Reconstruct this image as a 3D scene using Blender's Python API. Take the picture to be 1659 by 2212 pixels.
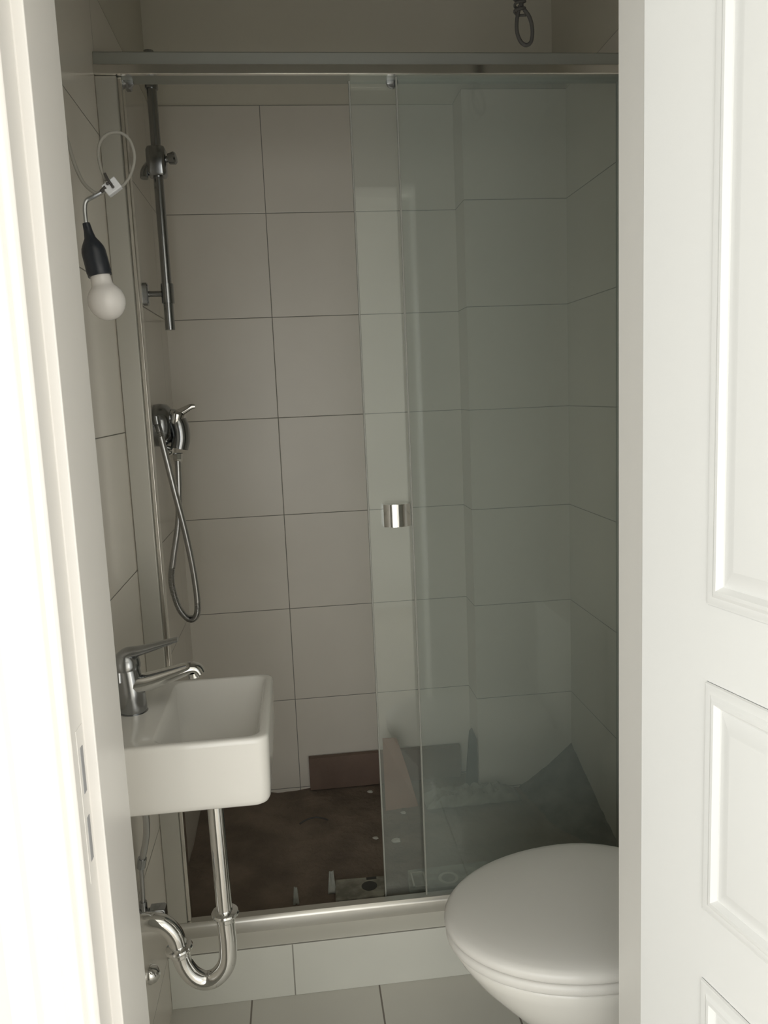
import bpy, bmesh, math, random
from mathutils import Vector, Matrix, noise
random.seed(7)
for o in list(bpy.data.objects): bpy.data.objects.remove(o)
SC = bpy.context.scene
COL = SC.collection
PI = math.pi

# ------------------------------------------------------------------ camera
EYE = 1.39
def cam_setup():
    a, b, c = (math.radians(q) for q in (6.091, -8.2591, -2.4338))
    fw = Vector((math.sin(a)*math.cos(b), math.cos(a)*math.cos(b), math.sin(b)))
    r = Vector((math.cos(a), -math.sin(a), 0)); u = r.cross(fw)
    r2 = math.cos(c)*r + math.sin(c)*u; u2 = -math.sin(c)*r + math.cos(c)*u
    cd = bpy.data.cameras.new('camera'); cd.sensor_fit = 'VERTICAL'; cd.sensor_height = 36
    cd.lens = 1747.0/2212*36; cd.clip_start = .02
    co = bpy.data.objects.new('camera', cd); COL.objects.link(co)
    m = Matrix(((r2.x, u2.x, -fw.x), (r2.y, u2.y, -fw.y), (r2.z, u2.z, -fw.z))).to_4x4()
    m.translation = (0, 0, EYE); co.matrix_world = m
    SC.camera = co
cam_setup()

# ------------------------------------------------------------------ light
w = bpy.data.worlds.new('world'); SC.world = w; w.use_nodes = True
w.node_tree.nodes['Background'].inputs[0].default_value = (.86, .93, 1, 1)
w.node_tree.nodes['Background'].inputs[1].default_value = .6
def area(name, loc, rot, sx, sy, power, col):
    l = bpy.data.lights.new(name, 'AREA'); l.shape = 'RECTANGLE'; l.size = sx; l.size_y = sy
    l.energy = power; l.color = col
    o = bpy.data.objects.new(name, l); COL.objects.link(o); o.location = loc; o.rotation_euler = rot
    return o
WINX0, WINX1, WINZ0, WINZ1, CORY = -1.42, .26, .08, 2.10, -1.5
area('window_daylight', ((WINX0+WINX1)/2, CORY-.06, (WINZ0+WINZ1)/2), (PI/2, 0, 0), WINX1-WINX0, WINZ1-WINZ0, 18, (1, .985, .94))
area('side_fill_left', (-1.49, .0, 1.2), (0, -PI/2, 0), 2.2, 1.3, 6, (.84, .95, 1))  # added fill lamp, no window in this wall; brightens the door leaf
area('side_fill_right', (1.64, -.92, .95), (0, PI/2, 0), 1.7, 1.1, 24, (1, .98, .95))  # added fill lamp without a real source, lifts the left jamb
VS = SC.view_settings
VS.view_transform = 'Standard'; VS.look = 'None'; VS.gamma = 1; VS.exposure = 0.62; VS.use_curve_mapping = False

# ------------------------------------------------------------------ helpers
def tag(o, label=None, cat=None, group=None, kind=None):
    if label: o['label'] = label
    if cat: o['category'] = cat
    if group: o['group'] = group
    if kind: o['kind'] = kind
    return o
def obj(name, bm, m, parent=None, smooth=True, bevel=0, seg=2, sub=0, ang=35):
    me = bpy.data.meshes.new(name)
    bmesh.ops.recalc_face_normals(bm, faces=bm.faces[:])
    bm.to_mesh(me); bm.free()
    o = bpy.data.objects.new(name, me); COL.objects.link(o)
    me.materials.append(m)
    if parent:
        o.parent = parent; o.matrix_parent_inverse = Matrix.Translation(parent.location).inverted() if parent.type == 'EMPTY' else Matrix()
        if parent.type != 'EMPTY': o.matrix_parent_inverse = Matrix()
    if bevel:
        b = o.modifiers.new('bevel', 'BEVEL'); b.width = bevel; b.segments = seg; b.limit_method = 'ANGLE'; b.angle_limit = math.radians(40)
        b.harden_normals = False
    if sub:
        s = o.modifiers.new('sub', 'SUBSURF'); s.levels = sub; s.render_levels = sub
    if smooth:
        for p in me.polygons: p.use_smooth = True
        if not sub:
            try: me.set_sharp_from_angle(angle=math.radians(ang))
            except Exception: pass
    return o
def thing(name, loc, label, cat, group=None):
    o = bpy.data.objects.new(name, None); COL.objects.link(o); o.location = loc; o.empty_display_size = .05
    return tag(o, label, cat, group)
def box(bm, x0, x1, y0, y1, z0, z1, mat=None):
    vs = [bm.verts.new((x, y, z)) for x in (x0, x1) for y in (y0, y1) for z in (z0, z1)]
    if mat:
        for v in vs: v.co = mat @ v.co
    for f in ((0, 1, 3, 2), (4, 6, 7, 5), (0, 4, 5, 1), (2, 3, 7, 6), (0, 2, 6, 4), (1, 5, 7, 3)):
        bm.faces.new([vs[i] for i in f])
    return bm
def B(*a, **k): return box(bmesh.new(), *a, **k)
def smooth_path(pts, n=8):
    pts = [Vector(p) for p in pts]; out = []
    P = [2*pts[0]-pts[1]] + pts + [2*pts[-1]-pts[-2]]
    for i in range(1, len(P)-2):
        for k in range(n):
            t = k/n
            out.append(.5*((2*P[i]) + (-P[i-1]+P[i+1])*t + (2*P[i-1]-5*P[i]+4*P[i+1]-P[i+2])*t*t + (-P[i-1]+3*P[i]-3*P[i+1]+P[i+2])*t**3))
    out.append(P[-2]); return out
def tube(bm, pts, r, seg=16, smooth=0, caps=True):
    if smooth: 
        rr = r if callable(r) else None
        pts = smooth_path(pts, smooth)
    pts = [Vector(p) for p in pts]; n = len(pts)
    t0 = (pts[1]-pts[0]).normalized()
    up = Vector((0, 0, 1)) if abs(t0.z) < .9 else Vector((1, 0, 0))
    s = t0.cross(up).normalized(); rings = []
    for i, p in enumerate(pts):
        t = (pts[min(i+1, n-1)]-pts[max(i-1, 0)]).normalized()
        s = (s - t*s.dot(t)).normalized(); q = t.cross(s)
        ra = r(i/(n-1)) if callable(r) else (r[i] if isinstance(r, (list, tuple)) else r)
        rings.append([bm.verts.new(p + ra*(math.cos(a)*s + math.sin(a)*q)) for a in (2*PI*k/seg for k in range(seg))])
    for a, b in zip(rings, rings[1:]):
        for k in range(seg): bm.faces.new((a[k], a[(k+1) % seg], b[(k+1) % seg], b[k]))
    if caps: bm.faces.new(rings[0]); bm.faces.new(list(reversed(rings[-1])))
    return bm
def T(pts, r, **k): return tube(bmesh.new(), pts, r, **k)
def lathe(prof, origin, axis, seg=32):
    """prof: list of (distance along axis, radius)"""
    bm = bmesh.new(); a = Vector(axis).normalized(); o = Vector(origin)
    up = Vector((0, 0, 1)) if abs(a.z) < .9 else Vector((1, 0, 0))
    s = a.cross(up).normalized(); q = a.cross(s); rings = []
    for d, r in prof:
        r = max(r, 1e-5)
        rings.append([bm.verts.new(o + a*d + r*(math.cos(t)*s + math.sin(t)*q)) for t in (2*PI*k/seg for k in range(seg))])
    for x, y in zip(rings, rings[1:]):
        for k in range(seg): bm.faces.new((x[k], x[(k+1) % seg], y[(k+1) % seg], y[k]))
    bm.faces.new(rings[0]); bm.faces.new(list(reversed(rings[-1])))
    return bm
def rrect(x0, x1, y0, y1, r, z, n=6):
    pts = []
    for cx, cy, a0 in ((x1-r, y1-r, 0), (x0+r, y1-r, PI/2), (x0+r, y0+r, PI), (x1-r, y0+r, 1.5*PI)):
        for k in range(n+1):
            a = a0 + PI/2*k/n; pts.append(Vector((cx+r*math.cos(a), cy+r*math.sin(a), z)))
    return pts
def loft(bm, loops, cap0=True, cap1=True):
    R = [[bm.verts.new(p) for p in L] for L in loops]
    for a, b in zip(R, R[1:]):
        n = len(a)
        for k in range(n): bm.faces.new((a[k], a[(k+1) % n], b[(k+1) % n], b[k]))
    if cap0: bm.faces.new(R[0])
    if cap1: bm.faces.new(R[-1])
    return bm

# ------------------------------------------------------------------ materials
def nodes(name):
    m = bpy.data.materials.new(name); m.use_nodes = True; nt = m.node_tree
    return m, nt, nt.nodes['Principled BSDF']
def mat(name, col, rough=.5, metal=0, bump=0, scale=40, vary=0, spec=None, vscale=6):
    m, nt, p = nodes(name)
    p.inputs['Base Color'].default_value = (*col, 1); p.inputs['Roughness'].default_value = rough
    p.inputs['Metallic'].default_value = metal
    if spec is not None: p.inputs['Specular IOR Level'].default_value = spec
    tc = nt.nodes.new('ShaderNodeTexCoord')
    if vary:
        n = nt.nodes.new('ShaderNodeTexNoise'); n.inputs['Scale'].default_value = vscale; n.inputs['Detail'].default_value = 5
        nt.links.new(tc.outputs['Object'], n.inputs['Vector'])
        r = nt.nodes.new('ShaderNodeValToRGB'); r.color_ramp.elements[0].position = .35; r.color_ramp.elements[1].position = .65
        r.color_ramp.elements[0].color = (*[c*(1-vary) for c in col], 1); r.color_ramp.elements[1].color = (*[min(1, c*(1+vary)) for c in col], 1)
        nt.links.new(n.outputs['Fac'], r.inputs[0]); nt.links.new(r.outputs[0], p.inputs['Base Color'])
    if bump:
        n = nt.nodes.new('ShaderNodeTexNoise'); n.inputs['Scale'].default_value = scale; n.inputs['Detail'].default_value = 4
        nt.links.new(tc.outputs['Object'], n.inputs['Vector'])
        b = nt.nodes.new('ShaderNodeBump'); b.inputs['Strength'].default_value = bump; b.inputs['Distance'].default_value = .01
        nt.links.new(n.outputs['Fac'], b.inputs['Height']); nt.links.new(b.outputs[0], p.inputs['Normal'])
    return m
def tile_mat(name, ax, off, per, vax, voff, vper, col, grout, gw=.0022, rough=.16):
    """rectified tiles: grid of joints along object axes ax / vax"""
    m, nt, p = nodes(name); L = nt.links.new
    tc = nt.nodes.new('ShaderNodeTexCoord'); sp = nt.nodes.new('ShaderNodeSeparateXYZ'); L(tc.outputs['Object'], sp.inputs[0])
    def mth(op, a, b=None):
        n = nt.nodes.new('ShaderNodeMath'); n.operation = op
        for i, v in enumerate((a, b)):
            if v is None: continue
            if isinstance(v, (int, float)): n.inputs[i].default_value = v
            else: L(v, n.inputs[i])
        return n.outputs[0]
    d1 = mth('PINGPONG', mth('SUBTRACT', sp.outputs[ax], off), per/2)
    d2 = mth('PINGPONG', mth('SUBTRACT', sp.outputs[vax], voff), vper/2)
    d = mth('MINIMUM', d1, d2)
    g = mth('LESS_THAN', d, gw/2)
    n = nt.nodes.new('ShaderNodeTexNoise'); n.inputs['Scale'].default_value = 5; n.inputs['Detail'].default_value = 3; L(tc.outputs['Object'], n.inputs['Vector'])
    r = nt.nodes.new('ShaderNodeValToRGB'); r.color_ramp.elements[0].position = .3; r.color_ramp.elements[1].position = .7
    r.color_ramp.elements[0].color = (*[c*.96 for c in col], 1); r.color_ramp.elements[1].color = (*col, 1); L(n.outputs['Fac'], r.inputs[0])
    mx = nt.nodes.new('ShaderNodeMix'); mx.data_type = 'RGBA'; L(g, mx.inputs['Factor']); L(r.outputs[0], mx.inputs['A']); mx.inputs['B'].default_value = (*grout, 1)
    L(mx.outputs['Result'], p.inputs['Base Color'])
    L(mth('MULTIPLY_ADD', g, .7) if False else mth('ADD', mth('MULTIPLY', g, .6), rough), p.inputs['Roughness'])
    s = mth('MINIMUM', mth('DIVIDE', d, gw), 1.0)
    b = nt.nodes.new('ShaderNodeBump'); b.inputs['Strength'].default_value = .5; b.inputs['Distance'].default_value = .001
    L(s, b.inputs['Height']); L(b.outputs[0], p.inputs['Normal'])
    return m
def glass_mat(name, tint, dust_haze=.03, gloss=.12):
    """clear thin safety glass: tinted see-through pane, fresnel mirror, a pale veil of dustiness with haze painted in"""
    m = bpy.data.materials.new(name); m.use_nodes = True; nt = m.node_tree; L = nt.links.new
    nt.nodes.remove(nt.nodes['Principled BSDF']); out = nt.nodes['Material Output']
    tr = nt.nodes.new('ShaderNodeBsdfTransparent'); tr.inputs[0].default_value = (*tint, 1)
    gl = nt.nodes.new('ShaderNodeBsdfGlossy'); gl.inputs['Roughness'].default_value = .03; gl.inputs['Color'].default_value = (.95, 1, .97, 1)
    df = nt.nodes.new('ShaderNodeBsdfDiffuse'); df.inputs[0].default_value = (.62, .68, .64, 1)
    fr = nt.nodes.new('ShaderNodeFresnel'); fr.inputs[0].default_value = 1.45
    a = nt.nodes.new('ShaderNodeMixShader'); b = nt.nodes.new('ShaderNodeMixShader')
    a.inputs[0].default_value = dust_haze; L(tr.outputs[0], a.inputs[1]); L(df.outputs[0], a.inputs[2])  # diffuse share: some dustiness, plus haze put in as pale colour
    L(fr.outputs[0], b.inputs[0]); L(a.outputs[0], b.inputs[1]); L(gl.outputs[0], b.inputs[2]); L(b.outputs[0], out.inputs[0])
    return m
TILE = (.795, .745, .665); GROUT = (.26, .25, .22)
XL, XR, XD, XJ = -.3563, .8273, .5231, -.045
YB, YF, YN = 2.5067, 2.384, 1.0          # back wall, boxed column, inner face of the door wall
Z0 = .843 + EYE                           # top of the tiling
CEIL = 2.75
M = dict(
 tile_back=tile_mat('tile_back', 'X', XJ, .6, 'Z', Z0, .3, TILE, GROUT, rough=.34),
 tile_col=tile_mat('tile_column', 'X', .0, 2.4, 'Z', Z0, .3, TILE, GROUT, rough=.3),
 tile_side=tile_mat('tile_side', 'Y', 1.797, .6, 'Z', Z0, .3, TILE, GROUT),
 tile_curb=tile_mat('tile_curb', 'X', -.072, .6, 'Z', .1325, .9, (.78, .78, .71), (.33, .32, .28), .003),
 tile_floor=tile_mat('tile_floor', 'X', .1265, .3, 'Y', 1.15, .6, (.74, .72, .655), (.27, .24, .21), .004, .3),
 plaster=mat('plaster', (.72, .68, .58), .85, bump=.05, scale=60),
 ceiling=mat('ceiling_paint', (.7, .68, .62), .9),
 corridor=mat('corridor_paint', (.8, .79, .75), .8),
 gloss_white=mat('gloss_white_paint', (.80, .775, .735), .3, bump=.03, scale=25),
 door_white=mat('door_white_paint', (.83, .825, .81), .32, bump=.02, scale=18),
 ceramic=mat('white_ceramic', (.84, .82, .77), .12),
 plastic_white=mat('white_seat_plastic', (.80, .78, .74), .28),
 chrome=mat('chrome', (.78, .78, .77), .07, 1),
 chrome_dark=mat('shaded_chrome', (.40, .41, .42), .2, 1),  # chrome with its dim reflections put into a darker colour
 alu=mat('satin_aluminium', (.42, .43, .39), .45, .7),
 alu_pol=mat('polished_aluminium', (.80, .78, .74), .16, 1),
 alu_post=mat('silver_aluminium', (.60, .59, .54), .42, .7),
 alu_rail=mat('anodised_rail', (.60, .585, .54), .30, .85),
 ledge_fill=mat('pale_ledge_fill', (.72, .70, .62), .45),
 steel=mat('zinc_steel', (.5, .5, .5), .35, 1),
 hose=mat('steel_braid_hose', (.58, .58, .58), .28, 1),
 black=mat('black_bakelite', (.022, .026, .034), .35),
 opal=mat('opal_bulb_glass', (.86, .83, .80), .18),
 cable=mat('pale_grey_cable', (.30, .29, .255), .7),
 cable_dk=mat('grey_cable', (.07, .066, .058), .7),
 terminal=mat('white_terminal', (.75, .76, .78), .4),
 copper_dk=mat('dark_wire', (.07, .065, .06), .5),
 screed=mat('brown_screed', (.205, .160, .125), .9, bump=.6, scale=45, vary=.2, vscale=9),
 rubble=mat('dark_rubble', (.12, .11, .10), .92, bump=.8, scale=40, vary=.4, vscale=14),
 board=mat('brown_board', (.19, .13, .10), .7, bump=.15, scale=60, vary=.15),
 card=mat('kraft_card', (.30, .17, .12), .85, vary=.12),
 darkboard=mat('dark_offcut', (.08, .08, .078), .7),
 plastic=mat('dusty_plastic', (.26, .25, .21), .35, bump=.3, scale=30, vary=.25, vscale=18),
 flake=mat('plaster_flake', (.62, .6, .54), .8),
 sliver_pale=mat('pale_varied', (.42, .43, .38), .8, vary=.2, vscale=30),
 gasket=mat('grey_gasket', (.42, .42, .40), .6),
 slot=mat('slot_grey', (.33, .33, .34), .6),
 seal=mat('clear_seal', (.36, .36, .32), .3),
 glass_door=glass_mat('glass_sliding', (.978, .990, .980), .07),
 glass_fixed=glass_mat('glass_fixed', (.980, .990, .984), .07),
)
def packing_mat():
    m, nt, p = nodes('printed_packing'); L = nt.links.new
    tc = nt.nodes.new('ShaderNodeTexCoord')
    n = nt.nodes.new('ShaderNodeTexNoise'); n.inputs['Scale'].default_value = 28; n.inputs['Detail'].default_value = 3; L(tc.outputs['Object'], n.inputs['Vector'])
    r = nt.nodes.new('ShaderNodeValToRGB'); r.color_ramp.elements[0].position = .40; r.color_ramp.elements[1].position = .62
    r.color_ramp.elements[0].color = (.20, .19, .155, 1); r.color_ramp.elements[1].color = (.36, .345, .28, 1)
    L(n.outputs['Fac'], r.inputs[0]); L(r.outputs[0], p.inputs['Base Color']); p.inputs['Roughness'].default_value = .7
    return m
M['packing'] = packing_mat()
M['print'] = mat('dark_print', (.05, .05, .045), .7)

def struct(name, bm, m, parent=None, **k):
    o = obj(name, bm, m, parent, **k)
    if not parent: o['kind'] = 'structure'
    return o

# ------------------------------------------------------------------ bathroom shell
struct('wall_back', B(XL-.12, XR+.12, YB, YB+.12, 0, Z0), M['tile_back'], smooth=False)
struct('wall_back_upper', B(XL-.12, XR+.12, YB+.004, YB+.12, Z0, CEIL), M['plaster'], smooth=False)
struct('wall_column', B(XD, XR, YF, YB, .0, Z0), M['tile_col'], smooth=False)
struct('wall_left', B(XL-.12, XL, YN, YB, 0, Z0), M['tile_side'], smooth=False)
struct('wall_left_upper', B(XL-.12, XL-.003, YN, YB+.004, Z0, CEIL), M['plaster'], smooth=False)
struct('wall_right', B(XR, XR+.12, YN, YB, 0, Z0), M['tile_side'], smooth=False)
struct('wall_right_upper', B(XR+.003, XR+.12, YN, YB+.004, Z0, CEIL), M['plaster'], smooth=False)
struct('floor', B(XL-.12, XR+.12, .876, 1.76, -.08, 0), M['tile_floor'], smooth=False)
struct('ceiling', B(XL-.12, XR+.12, YN-.12, YB+.12, CEIL, CEIL+.1), M['ceiling'], smooth=False)
# kerb of the shower, tiled
struct('trim_1', B(XL, XR, 1.74, 1.86, 0, .1325), M['tile_curb'], bevel=.0015, smooth=False)

# rough screed floor of the shower
bm = bmesh.new(); NX, NY = 70, 46; X0, X1, Y0, Y1 = XL, XR, 1.86, YB
grid = []
for j in range(NY+1):
    row = []
    for i in range(NX+1):
        x = X0+(X1-X0)*i/NX; y = Y0+(Y1-Y0)*j/NY
        z = .128 + .012*noise.noise(Vector((x*6, y*6, 0))) + .005*noise.noise(Vector((x*22, y*22, 3)))
        row.append(bm.verts.new((x, y, z)))
    grid.append(row)
for j in range(NY):
    for i in range(NX): bm.faces.new((grid[j][i], grid[j][i+1], grid[j+1][i+1], grid[j+1][i]))
e = [ed for ed in bm.edges if ed.is_boundary]
ret = bmesh.ops.extrude_edge_only(bm, edges=e)
for v in [g for g in ret['geom'] if isinstance(g, bmesh.types.BMVert)]: v.co.z = .0
struct('floor_shower', bm, M['screed'])

# ------------------------------------------------------------------ door wall, frame, corridor
OX0, OX1, OZ = -.2358, .4135, 2.03        # clear opening of the frame
WF = .876                                 # corridor face of the door wall
bm = B(XL-1.3, OX0-.03, WF, YN, 0, CEIL); box(bm, OX1+.03, XR+1.0, WF, YN, 0, CEIL); box(bm, OX0-.03, OX1+.03, WF, YN, OZ+.03, CEIL)
struct('wall_front', bm, M['corridor'], smooth=False)
def profile_post(name, prof, z0, z1, m):
    """prof: plan outline (x, y) extruded upwards"""
    bm = bmesh.new()
    loft(bm, [[Vector((x, y, z)) for x, y in prof] for z in (z0, z1)])
    return struct(name, bm, m, bevel=.0015, smooth=False)
# left jamb: stop (proud) from 1.0 to .876, rebate .876-.836, bead and moulded architrave towards the corridor
left_prof = [(OX0, YN+.002), (OX0, WF), (OX0-.0125, WF), (OX0-.0125, .832), (OX0-.017, .828), (OX0-.022, .828), (OX0-.027, .822), (OX0-.040, .822),
             (OX0-.047, .828), (OX0-.070, .830), (OX0-.075, .824), (OX0-.084, .820), (OX0-.10, .820), (OX0-.10, WF), (OX0-.03, WF), (OX0-.03, YN+.002)]
jl = profile_post('trim_2', left_prof, 0, OZ+.10, M['gloss_white'])
right_prof = [(OX1, YN+.002), (OX1, WF), (OX1+.012, WF), (OX1+.046, WF), (OX1+.046, .858), (OX1+.125, .858), (OX1+.125, WF), (OX1+.03, WF+.001), (OX1+.03, YN+.002)]
profile_post('trim_3', right_prof, 0, OZ+.10, M['gloss_white'])
bm = B(OX0, OX1, WF, YN+.002, OZ, OZ+.03); box(bm, OX0, OX1+.0, .83, WF, OZ+.012, OZ+.10)
struct('trim_4', bm, M['gloss_white'], bevel=.002, smooth=False)
# strike plates let into the rebate of the left jamb
sx = OX0-.0125
for z0, z1 in ((.975, 1.028), (.896, .948)):
    bm = B(sx-.001, sx+.0012, .856, .8665, z0, z1)
    o = obj('latch_slot', bm, M['slot'], jl, bevel=.002)
bm = B(sx-.0005, sx+.0006, .848, .872, .875, 1.05)
obj('strike_plate', bm, M['gloss_white'], jl, bevel=.0005)

# corridor the photograph is taken from
struct('floor_corridor', B(-1.5, 1.75, CORY-.1, WF, -.08, -.001), mat('corridor_floor', (.55, .51, .45), .5, vary=.08), smooth=False)
struct('ceiling_corridor', B(-1.5, 1.75, CORY-.1, WF, CEIL, CEIL+.1), M['corridor'], smooth=False)
struct('wall_corridor_left', B(-1.6, -1.5, CORY-.1, WF, 0, CEIL), M['corridor'], smooth=False)
struct('wall_corridor_right', B(1.65, 1.75, CORY-.1, WF, 0, CEIL), M['corridor'], smooth=False)
bm = B(-1.5, WINX0, CORY-.12, CORY, 0, CEIL); box(bm, WINX1, 1.65, CORY-.12, CORY, 0, CEIL)
box(bm, WINX0, WINX1, CORY-.12, CORY, 0, WINZ0); box(bm, WINX0, WINX1, CORY-.12, CORY, WINZ1, CEIL)
struct('wall_corridor_window', bm, M['corridor'], smooth=False)
bm = bmesh.new()
for x in (WINX0, (WINX0+WINX1)/2-.03, WINX1-.06): box(bm, x, x+.06, CORY-.04, CORY, WINZ0, WINZ1)
for z in (WINZ0, WINZ1-.06): box(bm, WINX0, WINX1, CORY-.041, CORY-.001, z, z+.06)
struct('window_1', bm, M['gloss_white'], bevel=.003, smooth=False)

# open door leaf on the right, hinged at P0, running towards the camera
P0 = Vector((.387, .87, 0)); dd = Vector((.2, -.98, 0)).normalized(); nn = Vector((dd.y, -dd.x, 0))
if nn.x > 0: nn = -nn                      # nn points into the opening (to the left)
LM = Matrix((( dd.x, -nn.x, 0, P0.x), (dd.y, -nn.y, 0, P0.y), (0, 0, 1, 0), (0, 0, 0, 1)))   # local: s along leaf, t depth into leaf, z
LW, LT, LZ = .66, .038, 2.02
PANELS = [(.111, .55, 1.165, 1.90), (.111, .55, .828, 1.083), (.111, .55, .20, .745)]
bm = bmesh.new()
xs = [0, .111, .55, LW]; zs = [.008, .20, .745, .828, 1.083, 1.165, 1.90, LZ]
for i in range(3):
    for k in range(7):
        if i == 1 and k in (1, 3, 5): continue
        box(bm, xs[i], xs[i+1], 0, LT, zs[k], zs[k+1], LM)
bmesh.ops.remove_doubles(bm, verts=bm.verts[:], dist=1e-5)
# delete coincident inner faces
seen = {}
for f in bm.faces[:]:
    key = tuple(sorted(v.index for v in f.verts)); 
bm.verts.index_update()
for f in bm.faces[:]:
    key = tuple(sorted(v.index for v in f.verts)); seen.setdefault(key, []).append(f)
bmesh.ops.delete(bm, geom=[f for l in seen.values() if len(l) > 1 for f in l], context='FACES')
leaf = struct('door_1', bm, M['door_white'], bevel=.001, smooth=False)
def frame_loop(a, b, c, d, ins, t):
    return [LM @ Vector(p) for p in ((a+ins, t, c+ins), (b-ins, t, c+ins), (b-ins, t, d-ins), (a+ins, t, d-ins))]
for a, b, c, d in PANELS:
    bm = bmesh.new()
    # bolection moulding then raised-and-fielded panel
    prof = [(0, .000), (.001, -.0028), (.003, -.0034), (.010, -.0036), (.014, -.0060), (.018, -.0066), (.0225, -.0014), (.024, -.0010), (.041, -.0062), (.0425, -.0064)]
    loft(bm, [frame_loop(a, b, c, d, i, t) for i, t in prof] , cap0=False, cap1=True)
    back = [(0, LT), (.03, LT-.006)]
    loft(bm, [frame_loop(a, b, c, d, i, t) for i, t in back], cap0=False, cap1=True)
    obj('door_panel', bm, M['door_white'], leaf, smooth=True, ang=20)

# ------------------------------------------------------------------ shower enclosure
ZT = 2.092
enc = thing('shower_enclosure', (.2, 1.80, .1325), 'sliding glass shower screen with chrome top and bottom rails between kerb and side walls', 'shower screen')
bm = bmesh.new()
hp = [(1.780, 2.0465), (1.780, ZT-.002), (1.782, ZT), (1.824, ZT), (1.828, ZT-.004), (1.828, 2.046)]
loft(bm, [[Vector((x, y, z)) for y, z in hp] for x in (XL, XR)])
tr_ = obj('top_rail', bm, M['alu'], enc, bevel=.0008)
bm = bmesh.new()
loft(bm, [[Vector((x, y, z)) for y, z in ((1.780, 2.0460), (1.7730, 2.0462), (1.7716, 2.0476), (1.7712, 2.0630), (1.7728, 2.0648), (1.780, 2.0655))] for x in (XL, XR)])
obj('rail_moulding', bm, M['alu_pol'], tr_, ang=40)
bm = bmesh.new()
rp = [(1.776, .1325), (1.774, .137), (1.774, .176), (1.776, .181), (1.781, .186), (1.798, .188), (1.801, .184), (1.802, .158), (1.836, .156), (1.838, .1325)]
loft(bm, [[Vector((x, y, z)) for y, z in rp] for x in (XL, XR)])
obj('bottom_rail', bm, M['alu_rail'], enc, bevel=.0008)
bm = bmesh.new()
loft(bm, [[Vector((x, y, z)) for y, z in ((1.7415, .1330), (1.744, .1350), (1.760, .1420), (1.774, .1500), (1.774, .1330))] for x in (XL+.001, XR-.001)])
obj('ledge_fill_strip', bm, M['ledge_fill'], enc)  # added strip over the kerb ledge, sloped to catch more light
obj('wall_profile', B(XL, XL+.043, 1.779, 1.822, .187, 2.046), M['alu_post'], enc, bevel=.002)
obj('wall_profile', B(XR-.03, XR, 1.779, 1.822, .187, 2.046), M['alu_post'], enc, bevel=.002)
obj('door_seal', B(XL+.043, XL+.0525, 1.785, 1.812, .187, 2.046), M['alu_pol'], enc, bevel=.002)
fx = obj('fixed_panel', B(.257, XR-.02, 1.789, 1.795, .187, 2.050), M['glass_fixed'], enc, smooth=False)
obj('edge_strip', B(.2535, .2572, 1.788, 1.796, .187, 2.050), M['seal'], fx, bevel=.0008)
sd = obj('sliding_door', B(.160, .745, 1.812, 1.818, .158, 2.050), M['glass_door'], enc, smooth=False)
obj('edge_strip', B(.1562, .1600, 1.8105, 1.8195, .158, 2.050), M['seal'], sd, bevel=.001)
obj('edge_strip', B(.745, .7485, 1.8105, 1.8195, .158, 2.050), M['seal'], sd, bevel=.001)
obj('door_handle', lathe([(0, .009), (.003, .0255), (.005, .0262), (.056, .0262), (.058, .0255), (.060, .009)], (.222, 1.797, 1.117), (1, 0, 0), 40) if False else
    loft(bmesh.new(), [[Vector((x, 1.790 - bulge*(1-(2*(x-.190)/.062-1)**2) if y == 0 else 1.812, z)) for (y, z) in ((0, 1.094), (0, 1.145), (1, 1.145), (1, 1.094))]
      for bulge in (.012,) for x in [.190+.062*k/16 for k in range(17)]]), M['chrome'], sd, ang=50)
for x in (-.297, .249):
    p = obj('roller', lathe([(0, .002), (.001, .012), (.008, .013), (.010, .011), (.011, .002)], (x, 1.803, 2.043), (0, 1, 0), 24), M['chrome_dark'], enc)

# ------------------------------------------------------------------ riser rail
rr = thing('shower_riser_rail', (XL, 2.15, 1.60), 'slim chrome shower riser bar on the left wall inside the enclosure', 'shower rail')
BX, BY = -.297, 2.15
obj('bar', T([(BX, BY, 1.575), (BX, BY, 2.238)], .0122, seg=24), M['chrome_dark'], rr)
for z in (1.665, 2.175):
    b = obj('wall_bracket', T([(XL+.012, BY, z), (BX, BY, z)], .0075, seg=20), M['chrome_dark'], rr)
    obj('mounting_plate', loft(bmesh.new(), [[Vector((x, BY+p.x, z+p.y)) for p in rrect(-w, w, -h, h, .008, 0, 4)] for x, w, h in ((XL, .014, .028), (XL+.010, .014, .028), (XL+.013, .011, .025))]), M['chrome_dark'], b)
    obj('collar', T([(BX, BY, z-.024), (BX, BY, z+.024)], .0158, seg=24), M['chrome_dark'], b)
sl = obj('hand_shower_holder', loft(bmesh.new(), [[Vector((BX+p.x, BY+p.y, z)) for p in rrect(-.025*s, .023*s, -.022*s, .022*s, .011*s, 0, 5)] for z, s in ((1.946, .85), (1.951, 1), (2.008, 1.0), (2.016, .85))]), M['chrome_dark'], rr, bevel=.001)
obj('clamp_knob', lathe([(0, .007), (.014, .008), (.016, .013), (.030, .0155), (.034, .012), (.035, .002)], (BX+.014, BY-.004, 1.985), (1, -.15, .12), 24), M['chrome_dark'], sl)
obj('fork', T([(BX-.018, BY-.004, 1.975), (BX-.030, BY-.012, 1.958), (BX-.032, BY-.016, 1.940)], .010, seg=16, smooth=5), M['chrome_dark'], sl)

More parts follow.
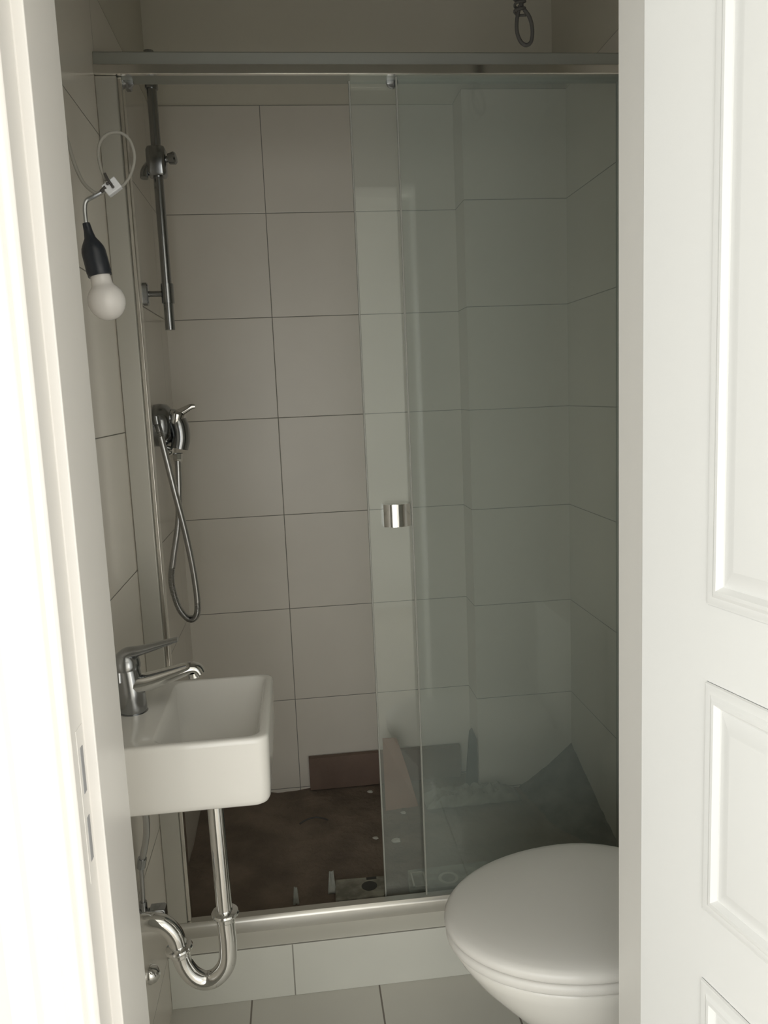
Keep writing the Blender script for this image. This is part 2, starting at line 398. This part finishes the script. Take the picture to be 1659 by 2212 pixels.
# ------------------------------------------------------------------ mixer
MY, MZ = 2.17, 1.335
mx = thing('shower_mixer', (XL, MY, MZ), 'chrome shower mixer with raised lever and long looped steel hose on left shower wall', 'shower mixer')
obj('backplate', lathe([(0, .054), (.012, .056), (.032, .053), (.042, .044), (.044, .004)], (XL, MY, MZ), (1, 0, 0), 48), M['chrome_dark'], mx)
obj('body', T([(XL+.03, MY-.01, MZ+.02), (XL+.052, MY-.01, MZ+.015), (XL+.062, MY-.012, MZ-.005), (XL+.064, MY-.014, MZ-.035), (XL+.058, MY-.015, MZ-.062)], lambda t: .0245-.004*abs(t-.5), seg=28, smooth=6), M['chrome_dark'], mx)
obj('cartridge_cap', lathe([(0, .022), (.004, .0235), (.026, .0225), (.032, .016), (.033, .002)], (XL+.052, MY-.012, MZ+.004), (.28, -.05, 1), 32), M['chrome'], mx)
obj('lever', T([(XL+.055, MY-.012, MZ+.024), (XL+.075, MY-.014, MZ+.034), (XL+.095, MY-.016, MZ+.044), (XL+.106, MY-.016, MZ+.045)], lambda t: .0125-.0065*t, seg=20, smooth=6), M['chrome'], mx)
obj('outlet_elbow', lathe([(0, .012), (.018, .012), (.022, .009), (.023, .002)], (XL+.020, MY-.018, MZ-.062), (1, -.2, -.3), 24), M['chrome'], mx)

# ------------------------------------------------------------------ hose
HP = [(-.303, 2.145, 1.247), (-.306, 2.14, 1.165), (-.314, 2.14, 1.08), (-.332, 2.14, .995), (-.343, 2.14, .933), (-.338, 2.14, .883), (-.325, 2.14, .842), (-.303, 2.138, .819), (-.284, 2.135, .832), (-.279, 2.13, .878), (-.284, 2.125, .966), (-.296, 2.118, 1.066), (-.312, 2.110, 1.165), (-.325, 2.105, 1.25), (-.337, 2.105, 1.320), (-.343, 2.108, 1.345)]
pts = smooth_path(HP, 34); n = len(pts)
hs = obj('hose', T(pts, [.0080 + (.0009 if i % 2 else -.0002) for i in range(n)], seg=12), M['hose'], mx, ang=60)
obj('hose_nut', lathe([(0, .011), (.002, .0135), (.016, .0135), (.020, .011), (.026, .0088)], (-.302, 2.147, 1.263), (-.05, 0, -1), 8), M['chrome'], hs, ang=25)
obj('hose_nut', lathe([(0, .008), (.002, .010), (.022, .010), (.024, .008)], (-.344, 2.108, 1.362), (.1, 0, -1), 16), M['chrome_dark'], hs)

# ------------------------------------------------------------------ wash basin
BZ1, BZ0, by0, by1, bx1 = .860, .742, 1.235, 1.54, -.070
wb = thing('wash_basin', (XL, 1.39, BZ0), 'small white rectangular ceramic wash basin hung on the left wall', 'basin')
bm = bmesh.new()
def R(ix0, ix1, iy, r, z, ib=None): return rrect(XL+ix0, bx1-ix1, by0+iy, by1-(iy if ib is None else ib), r, z, 8)
loops = [R(.0, .020, .016, .014, BZ0+.0), R(.0, .010, .008, .018, BZ0+.001), R(.0, .004, .003, .02, BZ0+.005), R(.0, .001, .0008, .021, BZ0+.012), R(.0, 0, 0, .022, BZ0+.03),
         R(.0, -.002, -.001, .022, BZ1-.010), R(.0, -.0015, -.001, .021, BZ1-.004), R(.001, .0, .001, .020, BZ1-.001), R(.004, .004, .004, .017, BZ1),
         R(.102, .010, .010, .022, BZ1), R(.105, .0125, .0125, .022, BZ1-.0012), R(.108, .0145, .0145, .024, BZ1-.006),
         R(.113, .018, .020, .030, BZ1-.020, .045), R(.119, .023, .026, .034, BZ1-.045, .07), R(.128, .032, .038, .030, BZ1-.066, .125), R(.138, .048, .058, .022, BZ1-.076, .145), R(.150, .065, .075, .012, BZ1-.079, .160)]
loft(bm, loops)
basin = obj('basin_bowl', bm, M['ceramic'], wb, ang=60)
obj('waste', lathe([(0, .018), (.001, .019), (.002, .016), (.0022, .002)], (-.178, 1.345, BZ1-.0795), (0, 0, 1), 28), M['chrome'], basin)

# tap: all in the vertical plane over the deck
TX, TY = -.305, 1.395
tp = thing('basin_tap', (TX, TY, BZ1), 'chrome lever tap standing on the wall end of the white basin', 'tap')
obj('body', T([(TX-.002, TY, BZ1), (TX-.002, TY, BZ1+.006), (TX-.003, TY, BZ1+.035), (TX-.005, TY, BZ1+.065), (TX-.007, TY, BZ1+.082)], lambda t: .0255-.001*t if t < .1 else .0225+.0015*math.sin(t*5), seg=36, smooth=4), M['chrome_dark'], tp)
def sweep_flat(path, ws, hs_, seg=20):
    """path in the XZ plane at TY, elliptical section: width along Y, height normal"""
    bm = bmesh.new(); P = [Vector(p) for p in path]; L = []
    for i, p in enumerate(P):
        t = (P[min(i+1, len(P)-1)]-P[max(i-1, 0)]).normalized(); nrm = Vector((-t.z, 0, t.x)); f = i/(len(P)-1)
        w_, h_ = ws(f), hs_(f)
        L.append([p + Vector((0, w_*math.cos(a), 0)) + nrm*h_*math.sin(a) for a in (2*PI*k/seg for k in range(seg))])
    return loft(bm, L)
sp = smooth_path([(TX+.002, TY, BZ1+.048), (TX+.028, TY, BZ1+.052), (TX+.070, TY, BZ1+.063), (TX+.100, TY, BZ1+.071), (TX+.112, TY, BZ1+.069), (TX+.117, TY, BZ1+.060)], 6)
spo = obj('spout', sweep_flat(sp, lambda f: .021-.007*f, lambda f: .019-.0095*min(1, f*1.5)), M['chrome'], tp)
obj('aerator', lathe([(0, .0105), (.008, .0105), (.010, .008), (.011, .001)], (TX+.106, TY, BZ1+.062), (.1, 0, -1), 24), M['chrome'], spo)
lv = smooth_path([(TX-.018, TY, BZ1+.060), (TX-.017, TY, BZ1+.088), (TX-.006, TY, BZ1+.104), (TX+.020, TY, BZ1+.109), (TX+.055, TY, BZ1+.117), (TX+.084, TY, BZ1+.124)], 6)
obj('lever', sweep_flat(lv, lambda f: .023-.012*f, lambda f: .012 if f < .3 else .012-.0085*(f-.3)/.7), M['chrome_dark'], tp)
obj('lever_hood', lathe([(0, .0235), (.006, .0245), (.016, .0235), (.026, .018), (.031, .008), (.032, .001)], (TX-.007, TY, BZ1+.078), (-.05, 0, 1), 36), M['chrome_dark'], tp)

# ------------------------------------------------------------------ trap
TRX, TRY = -.178, 1.388
tr = thing('sink_trap', (TRX, TRY, .33), 'polished chrome U-bend waste trap below the white basin', 'waste pipe')
obj('tailpipe', T([(TRX-.001, TRY, BZ0+.002), (TRX+.002, TRY, .47)], .0145, seg=32), M['chrome'], tr)
ub = smooth_path([(-.1755, TRY, .455), (-.1745, TRY, .400), (-.180, TRY, .362), (-.200, TRY, .338), (-.222, TRY, .334), (-.242, TRY, .347), (-.256, TRY, .372), (-.262, TRY, .398)], 8)
obj('u_bend', T(ub, .0165, seg=32), M['chrome'], tr)
oa = smooth_path([(-.2625, TRY, .400), (-.268, TRY, .430), (-.283, TRY, .452), (-.303, TRY, .461), (XL, TRY, .463)], 8)
obj('outlet_arm', T(oa, .0160, seg=32), M['chrome'], tr)
obj('slip_nut', lathe([(-.012, .0175), (-.009, .0185), (-.006, .0178), (-.003, .0185), (0, .0245), (.003, .0252), (.006, .0235), (.009, .016)], (-.1752, TRY, .462), (0, 0, 1), 32), M['chrome'], tr)
obj('slip_nut', lathe([(-.012, .0175), (-.009, .0185), (-.006, .0178), (-.003, .0185), (0, .0245), (.003, .0252), (.006, .0235), (.009, .016)], (-.2625, TRY, .402), (-.12, 0, 1), 32), M['chrome'], tr)
obj('wall_rosette', lathe([(0, .032), (.003, .032), (.010, .022), (.011, .016)], (XL, TRY, .463), (1, 0, 0), 32), M['chrome_dark'], tr)

# angle valve and supply hose on the wall below the basin
av = thing('angle_valve', (XL, 1.50, .405), 'grey metal angle valve on the left wall just above the trap arm', 'valve')
obj('valve_body', T([(XL, 1.50, .405), (XL+.022, 1.50, .405)], .011, seg=20), M['chrome_dark'], av)
obj('valve_knob', loft(bmesh.new(), [[Vector((x, 1.50+p.x, .405+p.y)) for p in rrect(-a, a, -a, a, .004, 0, 3)] for x, a in ((XL+.022, .008), (XL+.024, .0135), (XL+.050, .0135), (XL+.054, .0115))]), M['chrome_dark'], av, bevel=.0008)
obj('valve_outlet', T([(XL+.012, 1.50, .405), (XL+.012, 1.50, .432)], .007, seg=16), M['chrome_dark'], av)
fh = thing('supply_hose', (XL+.012, 1.5, .43), 'braided metal supply hose running up from the angle valve to the basin underside', 'hose')
obj('hose_tube', T([(XL+.012, 1.50, .430), (-.343, 1.50, .48), (-.342, 1.497, .510)], .004, seg=12, smooth=6), M['steel'], fh)
obj('crimp_ferrule', T([(-.342, 1.497, .506), (-.337, 1.494, .526)], .0085, seg=16), M['chrome_dark'], fh)
obj('hose_tube', T([(-.337, 1.494, .526), (-.327, 1.482, .560), (-.318, 1.465, .60), (-.312, 1.440, .66), (-.310, 1.42, BZ0)], .0062, seg=14, smooth=8), M['hose'], fh)
pc = thing('pipe_cap', (XL, 1.545, .242), 'small chrome domed pipe cap low on the left wall below the trap', 'pipe cap')
obj('cap_shell', lathe([(0, .020), (.004, .020), (.016, .015), (.022, .006), (.023, .001)], (XL, 1.545, .242), (1, 0, 0), 24), M['chrome'], pc)

# ------------------------------------------------------------------ hanging bulb
LY = 1.30
hb = thing('hanging_lamp', (-.27, LY, 1.53), 'bare white bulb in a black socket hanging beside the left wall', 'lamp')
ax = Vector((.020, 0, -.115)).normalized()      # slightly tilted, as it hangs
top = Vector((-.2905, LY, 1.662))
obj('socket', lathe([(0, .0055), (.012, .0065), (.022, .0085), (.030, .0135), (.036, .0165), (.042, .0178), (.072, .0182), (.074, .0176), (.078, .0176)], top, ax, 36), M['black'], hb)
obj('bulb', lathe([(.070, .0140), (.086, .0152), (.0915, .0160), (.095, .0184), (.099, .0222), (.105, .0257), (.112, .0276), (.118, .0279), (.125, .0264), (.132, .0229), (.138, .0177), (.142, .0118), (.1440, .0060), (.1445, .0005)], top, ax, 40), M['opal'], hb, ang=80)
obj('lead', T([tuple(top+Vector((0, 0, -.004))), (-.2905, LY, 1.682), (-.287, LY, 1.694), (-.276, LY, 1.700), (-.262, LY, 1.707)], .0032, seg=10, smooth=6), M['chrome_dark'], hb)
tb = obj('terminal_block', B(-.012, .012, -.007, .007, -.009, .009, mat=Matrix.Translation((-.248, LY, 1.713)) @ Matrix.Rotation(-.6, 4, 'Y')), M['terminal'], hb, bevel=.0015)
for k in (-.006, .003):
    obj('clamp_screw', lathe([(0, .0022), (.0025, .0022), (.003, .001)], (-.248+k*.82, LY-.007, 1.713-k*.5), (0, -1, 0), 12), M['copper_dk'], tb)
obj('lead', T([(-.256, LY-.006, 1.731), (-.252, LY-.008, 1.722), (-.247, LY-.008, 1.714)], .0021, seg=8, smooth=4), M['copper_dk'], hb)
obj('lead', T([(-.264, LY-.003, 1.706), (-.256, LY-.006, 1.712)], .0030, seg=8), M['copper_dk'], hb)
CP = [(XL, 1.27, 1.900), (-.335, 1.28, 1.85), (-.318, LY, 1.804), (-.307, LY, 1.782), (-.300, LY, 1.749), (-.289, LY, 1.720), (-.271, LY, 1.704), (-.256, LY, 1.708)]
wc = thing('lamp_cable', CP[0], 'pale grey cable from the left wall coiled above the bare bulb', 'cable')
obj('cable_run', T(CP, .0027, seg=10, smooth=8), M['cable'], wc)
obj('cable_loop', T([(-.257, LY, 1.722), (-.262, LY, 1.740), (-.264, LY, 1.760), (-.259, LY, 1.778), (-.246, LY, 1.789), (-.228, LY, 1.789), (-.216, LY, 1.777), (-.212, LY, 1.755), (-.219, LY, 1.732), (-.230, LY, 1.717), (-.240, LY, 1.712)], .0023, seg=10, smooth=8), M['cable'], wc)

# ------------------------------------------------------------------ ceiling cable with a tied loop
cc = thing('ceiling_cable', (.47, 1.6, CEIL), 'dark grey cable end tied in a loop hanging above the shower rail', 'cable')
obj('cable_drop', T([(.45, 1.6, CEIL), (.452, 1.6, 2.5), (.466, 1.6, 2.2), (.471, 1.6, 2.100)], .0045, seg=12, smooth=8), M['cable_dk'], cc)
obj('cable_loop', T([(.468, 1.6, 2.102), (.463, 1.603, 2.080), (.463, 1.604, 2.058), (.470, 1.604, 2.041), (.480, 1.602, 2.034), (.489, 1.60, 2.040), (.491, 1.598, 2.060), (.486, 1.597, 2.080), (.476, 1.597, 2.094)], .0036, seg=12, smooth=8), M['cable_dk'], cc)
obj('wire_wrap', T([(.462+.014*math.cos(a*1.7)*(.8)+.006, 1.6+.008*math.sin(a*1.7), 2.086+.0032*a) for a in range(14)], .0026, seg=8, smooth=4), M['cable_dk'], cc)

# ------------------------------------------------------------------ toilet
CX, CY = .490, 1.350
def oval(s, z, dx=0, n=56, grow=0, rot=math.radians(6)):
    L = []
    for k in range(n):
        a = 2*PI*k/n; c, q = math.cos(a), math.sin(a)
        ax_ = (.265 if c < 0 else .215)
        ex = 2.0 if c < 0 else 2.35
        x = math.copysign(abs(c)**(2/ex), c)*ax_; y = math.copysign(abs(q)**(2/ex), q)*.192
        if x > 0: y *= 1-.10*(x/ax_)**2
        x, y = x*s + (grow*c), y*s + (grow*q)
        xr = x*math.cos(rot)-y*math.sin(rot); yr = x*math.sin(rot)+y*math.cos(rot)
        L.append(Vector((CX+xr+dx, CY+yr, z)))
    return L
tt = thing('toilet', (.60, 1.35, 0), 'white toilet with closed rounded lid projecting from the right wall', 'toilet')
bm = bmesh.new()
loft(bm, [oval(.985, .417, grow=0), oval(1, .419), oval(1.01, .4235), oval(1.008, .430), oval(.995, .435), oval(.96, .4400), oval(.88, .4445), oval(.72, .4485), oval(.5, .4510), oval(.25, .4520), oval(.05, .4522)])
obj('lid', bm, M['plastic_white'], tt, ang=80)
bm = bmesh.new()
loft(bm, [oval(.95, .395), oval(.985, .3955), oval(1.0, .399), oval(1.002, .406), oval(.995, .4125), oval(.975, .415)])
obj('seat', bm, M['plastic_white'], tt, ang=80)
bm = bmesh.new()
loft(bm, [oval(.60, 0, dx=.09), oval(.60, .02, dx=.09), oval(.56, .06, dx=.09), oval(.55, .12, dx=.085), oval(.60, .18, dx=.07), oval(.69, .235, dx=.052), oval(.80, .285, dx=.032), oval(.89, .33, dx=.015), oval(.945, .365, dx=.005), oval(.965, .385), oval(.960, .391), oval(.93, .394)])
bowl = obj('bowl', bm, M['ceramic'], tt, ang=80)
obj('mounting_block', loft(bmesh.new(), [rrect(.66, XR, 1.235, 1.475, .03, z, 5) for z in (.0, .39, .397)]), M['ceramic'], tt, bevel=.003)
for y in (1.30, 1.42):
    obj('hinge', T([(.700, y-.015, .425), (.700, y+.015, .425)], .010, seg=16), M['chrome'], tt)
bm = bmesh.new()
ty0, ty1 = 1.19, 1.53
loft(bm, [rrect(.715, XR-.002, ty0+a, ty1-a, .03, z, 6) for z, a in ((.397, .02), (.41, .008), (.72, 0), (.745, 0), (.75, .004))])
ci = obj('cistern', bm, M['ceramic'], tt, bevel=.002, ang=50)
obj('flush_button', lathe([(0, .02), (.004, .02), (.006, .015), (.0062, .001)], (.77, 1.36, .75), (0, 0, 1), 24), M['chrome'], ci)

# ------------------------------------------------------------------ what lies in the unfinished shower
def wobble(bm, amp, sc, seed=0):
    for v in bm.verts: v.co += Vector((noise.noise(v.co*sc+Vector((seed, 0, 0))), noise.noise(v.co*sc+Vector((0, seed, 5))), noise.noise(v.co*sc+Vector((9, 0, seed)))))*amp
tag(obj('wooden_board', B(-.013, .484, 2.478, 2.500, .132, .240), M['board'], bevel=.0015), 'long dark brown board standing on edge at the foot of the back shower wall', 'board')
tag(obj('dark_offcut', loft(bmesh.new(), [[Vector((.480, y, .13)), Vector((.520, y, .13)), Vector((.5205, y, .297)), Vector((.507, y, .333)), Vector((.498, y, .322)), Vector((.488, y, .22))] for y in (2.392, 2.404)]), M['darkboard'], bevel=.001, smooth=False),
    'narrow dark pointed offcut leaning in the corner beside the tiled column', 'offcut')
bm = loft(bmesh.new(), [[Vector((.212, 2.300+o, .132)), Vector((.315, 2.315+o, .132)), Vector((.290, 2.36+o, .235)), Vector((.266, 2.40+o, .320)), Vector((.222, 2.41+o, .318))] for o in (0, .004)])
tag(obj('cardboard_sheet', bm, M['card'], smooth=False), 'reddish brown tapered cardboard sheet leaning against the dark board', 'cardboard')
# dusty plastic sheet
bm = bmesh.new(); N1, N2 = 44, 18; g = []
for j in range(N2+1):
    row = []
    for i in range(N1+1):
        u, v_ = i/N1, j/N2
        x = .335+.295*u; y = 2.275 + .095*v_ + .015*noise.noise(Vector((u*5, v_*3, 1)))
        edge = min(u, 1-u, v_, 1-v_)
        z = .140 + min(1, edge*5)*(.022 + .030*abs(noise.noise(Vector((u*8, v_*4, 2)))) + .012*noise.noise(Vector((u*22, v_*9, 4))))
        row.append(bm.verts.new((x, y, z)))
    g.append(row)
for j in range(N2):
    for i in range(N1): bm.faces.new((g[j][i], g[j][i+1], g[j+1][i+1], g[j+1][i]))
o = tag(obj('plastic_sheet', bm, M['plastic'], ang=60), 'crumpled dusty plastic sheet on the shower floor before the column', 'plastic sheet')
s = o.modifiers.new('solid', 'SOLIDIFY'); s.thickness = .0015
# heap in the right-hand corner
bm = bmesh.new(); N = 44; g = []
for j in range(N+1):
    row = []
    for i in range(N+1):
        u, v_ = i/N, j/N
        x = XR-.001-.185*u; y = YF-.001-.42*v_
        r = math.hypot((XR-x)/.175, (YF-y)/.40)
        h = max(0, 1-r)**1.15*.130 + .006*noise.noise(Vector((x*18, y*18, 0)))*(1 if r < 1 else .2)
        if r >= 1: h = -.012
        row.append(bm.verts.new((x, y, .130+h+.006*noise.noise(Vector((x*40, y*40, 7)))*(1 if r < 1 else 0))))
    g.append(row)
for j in range(N):
    for i in range(N): bm.faces.new((g[j][i], g[j][i+1], g[j+1][i+1], g[j+1][i]))
tag(obj('rubble_heap', bm, M['rubble'], ang=80), 'dark heap of building rubble piled in the right corner of the shower', 'rubble', kind='stuff')

# packing strips with printed marks
def strip(name, pts, zt, label):
    bm = loft(bmesh.new(), [[Vector((x, y, z+dz)) for x, y, z in pts] for dz in (0, zt)])
    return tag(obj(name, bm, M['packing'], bevel=.002, smooth=False), label, 'packing strip')
p1 = strip('packing_strip', [(.036, 1.862, .140), (.158, 1.860, .142), (.172, 1.942, .142), (.040, 1.950, .140)], .009, 'light printed packing strip on the shower floor just left of the sliding door edge')
for cx, cy, r in ((.125, 1.905, .020),):
    obj('printed_mark', lathe([(0, r), (.0006, r), (.0008, .001)], (cx, cy, .1505), (0, 0, 1), 24), M['print'], p1)
obj('printed_mark', B(.120, .146, 1.932, 1.942, .1505, .1512), M['print'], p1)
p2 = strip('packing_strip', [(.222, 1.870, .141), (.43, 1.866, .141), (.445, 1.962, .141), (.231, 1.958, .141)], .009, 'grey packing strip with ring and square marks seen through both glass panes')
def ring(cx, cy, r, wdt, z):
    bm = bmesh.new(); n = 32
    loft(bm, [[Vector((cx+q*math.cos(2*PI*k/n), cy+q*math.sin(2*PI*k/n), zz)) for k in range(n)] for q, zz in ((r, z), (r, z+.0008), (r-wdt, z+.0008), (r-wdt, z))], False, False)
    return bm
obj('printed_mark', ring(.330, 1.905, .026, .008, .1495), M['flake'], p2)
bm = bmesh.new()
for a in ((.236, .240, 1.88, 1.945), (.268, .272, 1.88, 1.945), (.236, .272, 1.941, 1.945), (.236, .272, 1.88, 1.884)): box(bm, *a, .1500, .1507)
obj('printed_mark', bm, M['flake'], p2)
# small pale upright slivers
def sliver(x, y, w, h, label, seed, m='sliver_pale'):
    bm = bmesh.new(); g = []
    for j in range(9):
        row = []
        for i in range(5):
            u, v_ = i/4-.5, j/8
            row.append(bm.verts.new((x+u*w*(1-.5*v_)+.004*noise.noise(Vector((i, j, seed))), y+.012*v_+.006*noise.noise(Vector((i*.7, j*.6, seed+3))), .134+h*v_)))
        g.append(row)
    for j in range(8):
        for i in range(4): bm.faces.new((g[j][i], g[j][i+1], g[j+1][i+1], g[j+1][i]))
    o = obj('pale_sliver', bm, M[m]); s = o.modifiers.new('solid', 'SOLIDIFY'); s.thickness = .002  # pale upright sheet with an uneven surface
    return tag(o, label, 'sliver')
sliver(-.062, 1.885, .016, .040, 'small pale pointed scrap standing on the brown floor nearest the chrome trap', 1)
sliver(.030, 1.915, .022, .055, 'pale crumpled scrap standing at the left end of the light packing strip', 2)
for x, y, s, lab in ((.176, 2.419, .007, 'tiny white plaster flake near the dark board, farthest back of the flakes'), (.165, 2.145, .006, 'white plaster flake just left of the sliding door edge strip'),
                     (.222, 2.122, .010, 'largest white plaster flake, seen through the sliding glass beside the door edge'), (.262, 2.27, .006, 'white plaster flake on the floor below the leaning cardboard sheet')):
    bm = bmesh.new(); bmesh.ops.create_icosphere(bm, subdivisions=2, radius=s)
    for v in bm.verts: v.co = Vector((v.co.x*1.4, v.co.y, v.co.z*.45))*(1+.5*noise.noise(v.co*180)) + Vector((x, y, .140))
    tag(obj('plaster_flake', bm, M['flake'], smooth=False), lab, 'plaster flake', 'plaster flakes on the shower floor')
tag(obj('twig', T([(-.050, 2.262, .141), (-.028, 2.276, .144), (-.002, 2.282, .145), (.022, 2.276, .143), (.034, 2.268, .141)], .0026, seg=8, smooth=8), M['copper_dk']), 'short dark curved offcut of wire on the brown floor behind the basin', 'wire')
